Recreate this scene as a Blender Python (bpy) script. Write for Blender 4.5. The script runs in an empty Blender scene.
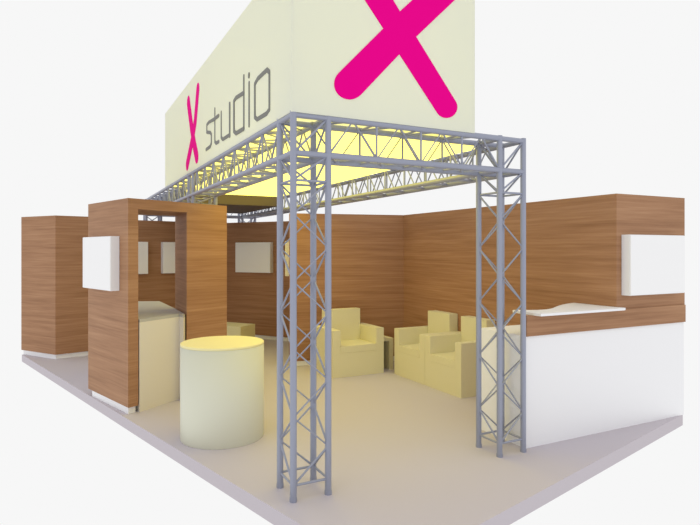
import bpy, bmesh, math
from mathutils import Vector
S = bpy.context.scene
COL = S.collection
for d in (bpy.data.objects,):
    for o in list(d): d.remove(o)

# ------------------------------------------------------------------ frames (metres, camera stands over the origin)
H = 1.9                       # eye height above the platform top
F = 564.0                     # focal length in pixels of the 700 px frame
dR = Vector((.890, .456)); dL = Vector((-.456, .890))       # grid of the truss, the lounge and the bar
pR = Vector((.7485, .6632)); pL = Vector((-.6632, .7485))   # grid of the platform edge
P0 = Vector((-.428, 4.26))    # nearest foot of the truss
B0 = Vector((1.68, 5.396))    # front left corner of the bar
C0 = Vector((.2018, 3.289))   # front corner of the platform
def T(a, b): return P0 + a*dR + b*dL
def B(a, b): return B0 + a*dR + b*dL
def Q(a, b): return C0 + a*pR + b*pL
ANG = math.atan2(dR.y, dR.x)

# ------------------------------------------------------------------ materials
def mat(name, col, rough=.6, metal=0, spec=.3, noise=0, nscale=40, bump=0):
    m = bpy.data.materials.new(name); m.use_nodes = True
    nt = m.node_tree; b = nt.nodes['Principled BSDF']
    b.inputs['Base Color'].default_value = (*col, 1)
    b.inputs['Roughness'].default_value = rough
    b.inputs['Metallic'].default_value = metal
    b.inputs['Specular IOR Level'].default_value = spec
    if noise or bump:
        tc = nt.nodes.new('ShaderNodeTexCoord'); n = nt.nodes.new('ShaderNodeTexNoise')
        n.inputs['Scale'].default_value = nscale; n.inputs['Detail'].default_value = 4
        nt.links.new(tc.outputs['Object'], n.inputs['Vector'])
        if noise:
            mr = nt.nodes.new('ShaderNodeMapRange')
            mr.inputs['To Min'].default_value = 1-noise; mr.inputs['To Max'].default_value = 1+noise
            nt.links.new(n.outputs['Fac'], mr.inputs['Value'])
            mx = nt.nodes.new('ShaderNodeMix'); mx.data_type = 'RGBA'; mx.blend_type = 'MULTIPLY'
            mx.inputs['Factor'].default_value = 1
            mx.inputs['A'].default_value = (*col, 1)
            nt.links.new(mr.outputs['Result'], mx.inputs['B'])
            nt.links.new(mx.outputs['Result'], b.inputs['Base Color'])
        if bump:
            bp = nt.nodes.new('ShaderNodeBump'); bp.inputs['Strength'].default_value = bump
            bp.inputs['Distance'].default_value = .01
            nt.links.new(n.outputs['Fac'], bp.inputs['Height']); nt.links.new(bp.outputs['Normal'], b.inputs['Normal'])
    return m

def wood_mat():
    m = bpy.data.materials.new('wood_veneer'); m.use_nodes = True
    nt = m.node_tree; b = nt.nodes['Principled BSDF']; L = nt.links.new
    geo = nt.nodes.new('ShaderNodeNewGeometry')
    def grain(sx, sz, det):
        mp = nt.nodes.new('ShaderNodeMapping'); mp.inputs['Scale'].default_value = (sx, sx, sz)
        L(geo.outputs['Position'], mp.inputs['Vector'])
        n = nt.nodes.new('ShaderNodeTexNoise'); n.inputs['Scale'].default_value = 1
        n.inputs['Detail'].default_value = det; n.inputs['Roughness'].default_value = .6
        L(mp.outputs['Vector'], n.inputs['Vector']); return n
    g1 = grain(1.2, 42, 5); g2 = grain(.6, 13, 3)
    ad = nt.nodes.new('ShaderNodeMath'); ad.operation = 'ADD'
    L(g1.outputs['Fac'], ad.inputs[0]); L(g2.outputs['Fac'], ad.inputs[1])
    hf = nt.nodes.new('ShaderNodeMath'); hf.operation = 'MULTIPLY'; hf.inputs[1].default_value = .5
    L(ad.outputs[0], hf.inputs[0])
    cr = nt.nodes.new('ShaderNodeValToRGB'); e = cr.color_ramp.elements
    e[0].position = .30; e[0].color = (.27, .130, .062, 1)
    e[1].position = .70; e[1].color = (.48, .268, .145, 1)
    k = e.new(.5); k.color = (.38, .196, .100, 1)
    L(hf.outputs[0], cr.inputs['Fac']); L(cr.outputs['Color'], b.inputs['Base Color'])
    b.inputs['Roughness'].default_value = .55; b.inputs['Specular IOR Level'].default_value = .25
    return m

def fabric_mat():
    m = bpy.data.materials.new('fascia_fabric'); m.use_nodes = True
    nt = m.node_tree; nt.nodes.clear(); L = nt.links.new
    out = nt.nodes.new('ShaderNodeOutputMaterial'); mx = nt.nodes.new('ShaderNodeMixShader')
    a = nt.nodes.new('ShaderNodeBsdfDiffuse'); b = nt.nodes.new('ShaderNodeBsdfTranslucent')
    a.inputs['Color'].default_value = (.90, .91, .80, 1); b.inputs['Color'].default_value = (.90, .92, .66, 1)
    mx.inputs['Fac'].default_value = .22
    L(a.outputs[0], mx.inputs[1]); L(b.outputs[0], mx.inputs[2]); L(mx.outputs[0], out.inputs['Surface'])
    return m

def emit_mat(name, col, s):
    m = bpy.data.materials.new(name); m.use_nodes = True
    nt = m.node_tree; nt.nodes.clear()
    out = nt.nodes.new('ShaderNodeOutputMaterial'); e = nt.nodes.new('ShaderNodeEmission')
    e.inputs['Color'].default_value = (*col, 1); e.inputs['Strength'].default_value = s
    nt.links.new(e.outputs[0], out.inputs['Surface']); return m

WOOD = wood_mat()
METAL = mat('painted_truss_steel', (.33, .35, .44), .42, .25, .4)
FABRIC = fabric_mat()
CEIL = emit_mat('luminous_ceiling', (1, .84, .16), 2.5)
PINK = mat('magenta_vinyl', (.86, .0, .27), .8, spec=.05)
INK = mat('grey_lettering', (.20, .20, .18), .6)
WHITE = mat('white_laminate', (.90, .90, .92), .45)
CREAM = mat('cream_laminate', (.76, .71, .62), .5)
CTOP = mat('shade_tinted_worktop', (.50, .48, .45), .5)  # grey carries the shade on the counter top inside the portal
DTOP = mat('ceiling_glow_table_top', (.88, .80, .42), .5)  # yellow light from the ceiling is painted into the drum's top
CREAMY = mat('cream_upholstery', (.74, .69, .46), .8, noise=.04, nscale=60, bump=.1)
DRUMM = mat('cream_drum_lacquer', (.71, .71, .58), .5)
CARPET = mat('grey_carpet', (.57, .525, .565), .9, noise=.05, nscale=120, bump=.15)
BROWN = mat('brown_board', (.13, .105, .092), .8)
CASING = mat('screen_casing', (.84, .84, .86), .5)
SCREEN = mat('blank_white_screen', (.93, .93, .94), .35)
DARK = mat('dark_rubber', (.05, .05, .055), .7)

# ------------------------------------------------------------------ mesh helpers
def link(name, bm, m, parent=None, off=(0, 0, 0), bev=0, smooth=False):
    if any(off): bmesh.ops.translate(bm, verts=bm.verts, vec=Vector(off)*-1)
    if bev:
        es = [e for e in bm.edges if len(e.link_faces) == 2 and e.calc_face_angle(0) > .5]
        bmesh.ops.bevel(bm, geom=es, offset=bev, segments=2, affect='EDGES', clamp_overlap=True)
    bmesh.ops.recalc_face_normals(bm, faces=bm.faces)
    me = bpy.data.meshes.new(name); bm.to_mesh(me); bm.free(); me.materials.append(m)
    if smooth: me.shade_smooth()
    o = bpy.data.objects.new(name, me); COL.objects.link(o)
    if parent: o.parent = parent
    return o
def prism(bm, pts, z0, z1):
    lo = [bm.verts.new((p[0], p[1], z0)) for p in pts]; hi = [bm.verts.new((p[0], p[1], z1)) for p in pts]
    n = len(pts); bm.faces.new(lo[::-1]); bm.faces.new(hi)
    for i in range(n): bm.faces.new((lo[i], lo[(i+1) % n], hi[(i+1) % n], hi[i]))
    return bm
def P(pts, z0, z1): return prism(bmesh.new(), pts, z0, z1)
def box(x0, x1, y0, y1, z0, z1, bm=None):
    return prism(bm or bmesh.new(), [(x0, y0), (x1, y0), (x1, y1), (x0, y1)], z0, z1)
def tube(bm, pts, r, n=10):
    pts = [Vector(p) for p in pts]; rings = []
    for i, p in enumerate(pts):
        a = (pts[i]-pts[i-1]).normalized() if i else None
        b = (pts[i+1]-pts[i]).normalized() if i < len(pts)-1 else None
        d = ((a or b)+(b or a)).normalized()
        up = Vector((0, 0, 1)) if abs(d.z) < .9 else Vector((1, 0, 0))
        u = d.cross(up).normalized(); v = d.cross(u)
        rings.append([bm.verts.new(p + r*(math.cos(t)*u+math.sin(t)*v)) for t in [2*math.pi*k/n for k in range(n)]])
    for q, w in zip(rings, rings[1:]):
        best = min(range(n), key=lambda s: sum((q[k].co-w[(k+s) % n].co).length for k in range(n)))
        for k in range(n): bm.faces.new((q[k], q[(k+1) % n], w[(k+1+best) % n], w[(k+best) % n]))
    bm.faces.new(rings[0][::-1]); bm.faces.new(rings[-1])
    return bm
def empty(name, label, cat, loc=(0, 0, 0), rz=0, group=None):
    o = bpy.data.objects.new(name, None); COL.objects.link(o)
    o.location = loc; o.rotation_euler = (0, 0, rz); o['label'] = label; o['category'] = cat
    o.empty_display_size = .1
    if group: o['group'] = group
    return o
def struct(o): o['kind'] = 'structure'; return o
def dup(root, label, loc=None, rz=None, group=None):
    r = root.copy(); COL.objects.link(r); r['label'] = label
    if loc: r.location = loc
    if rz is not None: r.rotation_euler = (0, 0, rz)
    if group: r['group'] = group
    for ch in list(root.children):
        c = ch.copy(); COL.objects.link(c); c.parent = r
        for g in ch.children:
            d = g.copy(); COL.objects.link(d); d.parent = c
    return r

# ------------------------------------------------------------------ platform
struct(link('floor', P([Q(0, 0), Q(4.868, 0), Q(4.868, 9.65), Q(1.45, 9.65), Q(1.45, 9.29), Q(0, 9.29)], -.1235, 0), CARPET, bev=.004))

# ------------------------------------------------------------------ walls of the stand, each on a recessed white plinth
ZT = 2.5; ZP = .082
def wall(name, pts, plinth, z1=ZT):
    w = struct(link(name, P(pts, ZP, z1), WOOD))
    b = struct(link('baseboard_' + name.split('_', 1)[1], P(plinth, 0, ZP), WHITE))
    return w
# back of the lounge
a, b = Vector((-.979, 9.20)), Vector((.928, 9.706))
u = (b-a).normalized(); n = Vector((-u.y, u.x))
wall('wall_back', [a, b, b+n*.10, a+n*.10], [a+n*.02+u*.02, b+n*.02, b+n*.08, a+n*.08+u*.02])
# wall running away from its left end
a2, b2 = Vector((-.965, 9.31)), Vector((-1.225, 11.68)); u2 = (b2-a2).normalized(); n2 = Vector((u2.y, -u2.x))
wall('wall_middle', [a2, b2, b2+n2*.1, a2+n2*.1], [a2+n2*.02, b2+n2*.02, b2+n2*.08, a2+n2*.08])
# far wall
a3, b3 = Vector((-1.235, 11.70)), Vector((-2.93, 12.575)); u3 = (b3-a3).normalized(); n3 = Vector((u3.y, -u3.x))
wall('wall_far', [a3, b3, b3+n3*.1, a3+n3*.1], [a3+n3*.02, b3+n3*.02, b3+n3*.08, a3+n3*.08])
# rear wall behind the portal
c0, c1 = Q(1.36, 8.98), Q(3.72, 8.98)
wall('wall_rear', [c0, c1, Q(3.72, 9.08), Q(1.36, 9.08)], [Q(1.36, 9.0), Q(3.70, 9.0), Q(3.70, 9.06), Q(1.36, 9.06)])
# wedge-shaped right wall : inner face along the lounge, front face above the bar
bm = P([B(1.29, 0), B(2.457, 0), B(2.457, .03), B(1.29, 4.38)], 1.075, ZT)
prism(bm, [B(1.29, .05), B(2.40, .05), B(1.29, 4.38)], ZP, 1.075)
struct(link('wall_right', bm, WOOD))
struct(link('baseboard_right', P([B(1.31, .70), B(1.95, .70), B(1.31, 4.2)], 0, ZP), WHITE))

# ------------------------------------------------------------------ bar
r = empty('bar_counter', 'long white bar with a wood-grain upper band and white worktop, beside the right truss column', 'bar', (*B0, 0), ANG)
link('body', P([(0, 0), (2.44, 0), (2.44, .045), (1.285, .045), (1.285, .66), (0, .66)], 0, 1.073), WHITE, r, bev=.003)
link('front_band', box(0, 2.447, -.018, -.001, 1.073, 1.27, box(0, 1.285, -.001, .04, 1.073, 1.27)), WOOD, r)
tp = [(.085, -.11), (1.27, -.11), (1.30, -.10), (1.315, -.06), (1.30, -.025), (1.285, -.02), (1.283, .55), (1.15, .52), (1.0, .46), (.85, .38), (.70, .29), (.57, .21), (.45, .17), (.33, .17), (.24, .21), (.17, .27), (.10, .28), (.085, .2)]
link('worktop', P(tp, 1.271, 1.295), WHITE, r, bev=.002)

# ------------------------------------------------------------------ wall boxes (blank white displays)
def display(label, loc, rz, w=.92, hgt=.645, d=.11):
    r = empty('wall_display', label, 'display', loc, rz, 'white box displays on the wooden walls')
    link('casing', box(0, w, 0, d-.012, 0, hgt), CASING, r, bev=.004)
    link('screen', box(.004, w-.004, -.010, 0, .004, hgt-.004), SCREEN, r, bev=.002)
    return r
ZD = 1.418
def disp(label, p, direction, w=.92):
    d = Vector(direction).normalized(); nrm = Vector((d.y, -d.x))      # towards the viewer side
    q = Vector(p)+nrm*.10
    return display(label, (q.x, q.y, ZD), math.atan2(d.y, d.x), w)
disp('large white box display on the front of the wooden wall above the bar', B(1.365, -.001), dR)
# booth geometry
A = Vector((-2.555, 6.495)); D = Vector((-3.435, 7.40)); lu = (A-D).normalized()
disp('white box display sticking out of the outer left side of the wooden portal', D+lu*.12-Vector((lu.y, -lu.x))*-.001, lu, .90)
disp('grey-looking box display on the dark far wall, right of the portal', b3-u3*.555, -u3)
disp('narrow strip of a box display seen between the poles of the nearest column', a2+u2*2.0+Vector((-u2.y, u2.x))*.001, -u2)
disp('left one of two box displays seen through the portal opening', Q(1.43, 8.979), pR, .73)
disp('right one of two box displays seen through the portal opening', Q(2.47, 8.979), pR, .92)

# ------------------------------------------------------------------ rear left cupboard block
K = [Vector((-5.985, 10.27)), Vector((-5.11, 9.785)), Vector((-4.37, 10.44)), Vector((-4.80, 10.90)), Vector((-5.85, 10.40))]
r = empty('wooden_cabin', 'plain closed wooden block at the far left corner of the platform', 'booth', (-5.1, 10.3, 0))
link('body', P(K, ZP, ZT), WOOD, r, off=(-5.1, 10.3, 0))
cK = sum(K, Vector((0, 0)))/5
link('plinth', P([cK+(k-cK)*.955 for k in K], 0, ZP), WHITE, r, off=(-5.1, 10.3, 0))

# ------------------------------------------------------------------ wooden portal
A2 = Vector((-2.478, 6.60)); D2 = D+Vector((.077, .105)); E = Vector((-2.07, 7.15)); G = Vector((-1.675, 7.67))
E2 = Vector((-2.455, 7.92)); G2 = Vector((-2.06, 8.20))
OF = (-2.4, 7.2, 0)
r = empty('wooden_portal', 'tall wooden frame with a rectangular opening and a white plinth, left of the cream drum', 'portal', OF)
link('side_panel', P([A, A2, D2, D], ZP, 2.378), WOOD, r, off=OF)
link('side_block', P([E, G, G2, E2], ZP, 2.378), WOOD, r, off=OF)
link('header', P([A, G, G2, E2, D], 2.378, ZT), WOOD, r, off=OF)
ln = Vector((-lu.y, lu.x))
p = link('plinth', P([A-lu*.03+ln*.015, A2-lu*.03-ln*.02, D2+lu*.10-ln*.02, D+lu*.10+ln*.015], 0, ZP), WHITE, r, off=OF)
link('plinth', P([E+Vector((-.005, .04)), G+Vector((-.04, .01)), G2+Vector((.0, -.04)), E2+Vector((.03, -.02))], 0, ZP), WHITE, r, off=OF)

# counter inside the portal
cc = [(-2.468, 6.612), (-2.175, 7.185), (-2.088, 7.075), (-2.092, 7.16), (-2.475, 7.935), (-3.04, 9.0), (-3.6, 8.93), (-3.34, 7.53)]
r = empty('reception_counter', 'cream counter standing inside the opening of the wooden portal', 'counter', OF)
link('body', P(cc, 0, 1.05), CREAM, r, off=OF)
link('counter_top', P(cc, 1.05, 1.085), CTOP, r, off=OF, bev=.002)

# ------------------------------------------------------------------ drum table
def lathe(prof, n=96):
    bm = bmesh.new(); rings = []
    for rr, z in prof:
        rings.append([bm.verts.new((rr*math.cos(2*math.pi*k/n), rr*math.sin(2*math.pi*k/n), z)) for k in range(n)])
    for q, w in zip(rings, rings[1:]):
        for k in range(n): bm.faces.new((q[k], q[(k+1) % n], w[(k+1) % n], w[k]))
    bm.faces.new(rings[0][::-1]); bm.faces.new(rings[-1]); return bm
def flat_smooth(o):
    for p in o.data.polygons: p.use_smooth = abs(p.normal.z) < .5
r = empty('drum_table', 'large cream cylinder table with a round top coloured as if yellow ceiling light fell on it, in front of the portal', 'table', (-1.305, 5.78, 0))
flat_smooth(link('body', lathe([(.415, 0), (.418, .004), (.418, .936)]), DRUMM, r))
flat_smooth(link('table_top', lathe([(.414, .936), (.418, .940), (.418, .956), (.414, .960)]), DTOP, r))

# ------------------------------------------------------------------ armchairs
def armchair(label, w=.81):
    r = empty('armchair', label, 'armchair', group='cream cube armchairs in the lounge')
    link('base', box(.13, w-.13, 0, .53, 0, .36), CREAMY, r, bev=.006)
    link('seat_cushion', box(.132, w-.132, -.002, .53, .362, .46), CREAMY, r, bev=.012)
    link('armrest', box(0, .13, 0, .68, 0, .70), CREAMY, r, bev=.006)
    link('armrest', box(w-.13, w, 0, .68, 0, .70), CREAMY, r, bev=.006)
    link('backrest', box(.132, w-.132, .53, .68, 0, .955), CREAMY, r, bev=.01)
    return r
c = armchair('cream armchair against the back wall, facing the viewer', .875)
q = Vector((.523, 8.733)) - .875*dR; c.location = (*q, 0); c.rotation_euler = (0, 0, ANG)
# row along the right wall : they face left
fr = Vector((1.423, 7.216))
c = armchair('cream armchair along the right wall, the near one of the pair, its side in shade')
q = fr + .81*dL; c.location = (*q, 0); c.rotation_euler = (0, 0, ANG-math.pi/2)
q = fr + 1.625*dL
dup(c, 'cream armchair along the right wall, the farther one of the pair, near the corner', (*q, 0))

# corner side table between the chairs
tq = Vector((.523, 8.733)) + .012*dR + .15*dL
r = empty('side_table', 'low pale open cube table in the corner between the armchairs', 'table', (*tq, 0), ANG)
link('table_top', box(0, .255, 0, .45, .455, .50), CREAMY, r, bev=.003)
link('side_panel', box(0, .03, 0, .45, 0, .454), CREAMY, r, bev=.003)
link('side_panel', box(.18, .255, 0, .45, 0, .454), CREAMY, r, bev=.003)
link('back_panel', box(.031, .179, .42, .45, 0, .454), CREAMY, r, bev=.003)

# cube stool behind the drum
st = Vector((-1.86, 11.06)); rz = math.atan2(-.456, .89)
r = empty('cube_stool', 'low beige cube stool half hidden behind the cream drum', 'stool', (st.x, st.y, 0), rz)
link('base', box(-.75, 0, -.45, .0, 0, .37), CREAMY, r, bev=.006)
link('seat_cushion', box(-.75, 0, -.45, .0, .372, .45), CREAMY, r, bev=.012)

# ------------------------------------------------------------------ truss
W = .29; RC = .026; RB = .009
def zig(n, z0, z1, f0, f1, start):
    return [(f1 if (k+start) % 2 else f0) + (z0+(z1-z0)*k/n,) for k in range(n+1)]
def truss(root, L0, L1, segs, rings=(), axis='z', ext0=0, ext1=0):
    """four chords and laced sides; local cross-section (0..W, 0..W)"""
    cs = [(0, 0), (W, 0), (W, W), (0, W)]
    def M(p):
        return p if axis == 'z' else ((p[2], p[0], p[1]) if axis == 'x' else (p[0], p[2], p[1]))
    for (x, y) in cs:
        link('chord', tube(bmesh.new(), [M((x, y, L0-ext0)), M((x, y, L1+ext1))], RC, 14), METAL, root, smooth=False)
    for s in range(4):
        f0, f1 = cs[s], cs[(s+1) % 4]; bm = bmesh.new()
        for (z0, z1, n) in segs:
            tube(bm, [M(p) for p in zig(n, z0, z1, f0, f1, s % 2)], RB, 8)
        link('lacing_bar', bm, METAL, root)
    for z in rings:
        bm = bmesh.new()
        for s in range(4):
            f0, f1 = cs[s], cs[(s+1) % 4]
            tube(bm, [M((*f0, z)), M((*f1, z))], RC*.9 if z > 2.5 and axis == 'z' else RB*1.1, 10)
        link('cross_frame', bm, METAL, root)
ZC0, ZC1 = 2.635, 2.925
def column(label, loc, base=0, segs=None, rings=None, group='grey lattice truss columns'):
    r = empty('truss_column', label, 'truss', (*loc, base), ANG, group)
    truss(r, 0, ZC1-base+RC, segs or [(.12, 2.43, 9), (2.43, ZC0, 1), (ZC0, ZC1, 1)], rings or (.12, 2.43, ZC0, ZC1))
    for (x, y) in ((0, 0), (W, 0), (W, W), (0, W)):
        if base == 0: link('foot', tube(bmesh.new(), [(x, y, .0), (x, y, .03)], RC*1.12, 14), METAL, r)
    return r
SB = 8.25
c1 = column('nearest lattice truss column, at the front left corner of the rig', T(0, 0))
dup(c1, 'lattice truss column at the front right, touching the end of the bar', (*T(2.025, 0), 0))
dup(c1, 'far left lattice truss column, poles glimpsed through the portal above the rear wall', (*T(0, SB), 0))
dup(c1, 'far right lattice truss column, poles glimpsed above the dark far wall', (*T(2.025, SB), 0))
column('short truss riser standing on top of the wooden portal', T(0, 3.60), ZT, [(.0, .12, 1)], (.01,))
def beam(label, p, q, axis_name):
    v = Vector(q)-Vector(p); Ln = v.length
    r = empty('truss_beam', label, 'truss', (p[0], p[1], ZC0), math.atan2(v.y, v.x), 'grey lattice truss beams')
    n = max(4, round(Ln/.22)); n += n % 2
    # local x along the beam, local y across, z up
    rings = [Ln*k/(n/2) for k in range(1, n//2)]
    truss(r, 0, Ln, [(0, Ln, n)], rings, 'x')
    return r
g = RC*.5
beam('front lattice beam over the open side, below the large pink cross', T(W, 0), T(2.025, 0), 'x')
beam('back lattice beam at the far end of the rig', T(W, SB), T(2.025, SB), 'x')
# beams along the depth: local +y points to -dR, so start on the right-hand chord
beam('left lattice beam running back below the lettering', T(W, W), T(W, SB), 'x')
beam('right lattice beam running back over the armchairs', T(2.025+W, W), T(2.025+W, SB), 'x')

# brown soffit hung between the beams over the far end
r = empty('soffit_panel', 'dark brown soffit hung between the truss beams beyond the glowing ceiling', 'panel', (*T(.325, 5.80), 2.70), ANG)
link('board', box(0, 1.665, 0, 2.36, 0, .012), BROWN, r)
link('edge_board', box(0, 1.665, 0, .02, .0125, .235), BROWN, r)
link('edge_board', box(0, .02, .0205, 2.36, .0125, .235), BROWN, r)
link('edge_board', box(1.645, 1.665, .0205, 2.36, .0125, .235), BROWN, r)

# ------------------------------------------------------------------ fascia box with lettering, luminous ceiling
FW, FLn, FZ0, FZ1, TH = 1.74, 5.76, ZC1+RC-.012, 4.16, .012
FO = T(-.025, -.027)
r = empty('fascia_box', 'tall cream fabric fascia box standing on the truss, with pink and grey graphics', 'fascia', (*FO, FZ0), ANG)
hh = FZ1-FZ0
link('left_panel', box(0, TH, 0, FLn, 0, hh), FABRIC, r)
link('front_panel', box(TH, FW, 0, TH, 0, hh), FABRIC, r)
link('right_panel', box(FW-TH, FW, TH, FLn, 0, hh), FABRIC, r)
link('back_panel', box(TH, FW-TH, FLn-TH, FLn, 0, hh), FABRIC, r)
ce = empty('ceiling_light', 'large glowing yellow ceiling panel inside the truss frame under the fascia', 'light', (*FO, FZ0), ANG)
bm = box(.35, 2.015, .335, 5.79, 2.87-FZ0, -.003)
link('light_box', bm, CEIL, ce)
link('diffuser', box(TH+.004, FW-TH-.004, .335, FLn-.02, .002, .014), CEIL, ce)

# graphics: measured on the panels, u = along the panel, v = height above its lower edge
def on_panel(px, py, side):
    ax = (px-350)/F
    o = FO; d = dR if side == 'front' else dL
    t = (ax*o.y-o.x)/(d.x-ax*d.y)
    Y = o.y+t*d.y
    return t, H+(250-py)*Y/F-FZ0
def caps(a, b, ra, rb, n=14):
    a = Vector(a); b = Vector(b); d = (b-a); ang = math.atan2(d.y, d.x); pts = []
    for k in range(n+1):
        t = ang+math.pi/2+math.pi*k/n; pts.append((a.x+ra*math.cos(t), a.y+ra*math.sin(t)))
    for k in range(n+1):
        t = ang-math.pi/2+math.pi*k/n; pts.append((b.x+rb*math.cos(t), b.y+rb*math.sin(t)))
    return pts
def plate(bm, pts, side, dep=.004, lift=0):
    uv = pts
    def co(u, v, o): return (u, -o, v) if side == 'front' else (-o, u, v)
    lo = [bm.verts.new(co(u, v, .0005)) for u, v in uv]; hi = [bm.verts.new(co(u, v, dep+lift)) for u, v in uv]
    n = len(uv); bm.faces.new(lo[::-1]); bm.faces.new(hi)
    for i in range(n): bm.faces.new((lo[i], lo[(i+1) % n], hi[(i+1) % n], hi[i]))
def px_plate(bm, pix, side, **k): plate(bm, [on_panel(x, y, side) for x, y in pix], side, **k)
# large pink cross on the front, one outline with four round ends
def cap_end(cx, cy, rad, tx, ty, n=16):
    a = math.atan2(ty, tx)
    return [(cx+rad*math.cos(a+math.pi/2-math.pi*k/n), cy+rad*math.sin(a+math.pi/2-math.pi*k/n)) for k in range(n+1)]
pix = [(399.2, 54.4)] + cap_end(446.3, 107.2, 10.9, 46, 74) + [(416.0, 36.9)] + cap_end(468, -32, 14, 68, -65) \
    + [(399.8, 11.4)] + cap_end(362, -27, 12.5, -38, -60) + [(383.1, 28.6)] + cap_end(349.6, 84.0, 15.6, -50, 51)
bm = bmesh.new(); px_plate(bm, pix, 'front')
link('cross_emblem', bm, PINK, r)['label'] = 'large pink cross on the front'
# small cross on the left side
def line(bm, pix, w, side='left', lift=0, cap=True):
    q = [on_panel(x, y, side) for x, y in pix]
    for a_, b_ in zip(q, q[1:]): 
        plate(bm, caps(a_, b_, w, w, 6), side, lift=lift); lift += .0003
bm = bmesh.new(); line(bm, [(198.0, 89.5), (195.4, 121), (192.6, 139.5), (187.4, 164.6)], .085)
line(bm, [(188.6, 102), (191.6, 126), (194.4, 144), (197.0, 157)], .085, lift=.002)
link('cross_emblem', bm, PINK, r)['label'] = 'small pink cross before the lettering'
G_ = {
 's': [[(213.3, 119.8), (209.0, 122.3), (207.0, 125.0), (207.0, 132.2), (210.6, 132.6), (211.6, 134.6), (211.6, 143.0), (210.4, 146.6), (206.4, 149.6)]],
 't': [[(215.0, 109.0), (215.0, 141.5), (216.2, 143.2), (219.0, 141.6)], [(213.2, 120.2), (219.0, 115.6)]],
 'u': [[(221.4, 112.4), (221.4, 137.4), (223.0, 139.4), (230.0, 134.8)], [(230.0, 103.6), (230.0, 136.0)]],
 'd': [[(244.0, 76.2), (244.0, 128.6)], [(244.0, 93.0), (236.4, 97.8), (234.3, 101.2), (234.3, 131.2), (236.4, 133.4), (244.0, 128.8)]],
 'i': [[(249.3, 83.0), (249.3, 125.4)], [(249.3, 74.6), (249.3, 76.4)]],
 'o': [[(269.6, 72.0), (269.6, 109.4), (266.8, 113.6), (257.4, 119.4), (255.1, 117.2), (255.1, 84.2), (258.0, 78.8), (267.4, 69.8), (269.6, 72.0)]],
}
for ch, strokes in G_.items():
    bm = bmesh.new()
    for i, s in enumerate(strokes): line(bm, s, .0195, lift=i*.003)
    link('letter_' + ch, bm, INK, r)

# ------------------------------------------------------------------ world, camera
w = bpy.data.worlds.new('World'); S.world = w; w.use_nodes = True
bg = w.node_tree.nodes['Background']; bg.inputs['Color'].default_value = (1, 1, 1, 1); bg.inputs['Strength'].default_value = .93
cam = bpy.data.cameras.new('Camera'); co = bpy.data.objects.new('Camera', cam); COL.objects.link(co)
co.location = (0, 0, H); co.rotation_euler = (math.pi/2, 0, 0)
cam.sensor_width = 36; cam.lens = F/700*36; cam.shift_y = -12.5/700
S.camera = co
S.view_settings.view_transform = 'Standard'; S.view_settings.look = 'None'
S.view_settings.exposure = 0; S.view_settings.gamma = 1; S.view_settings.use_curve_mapping = False
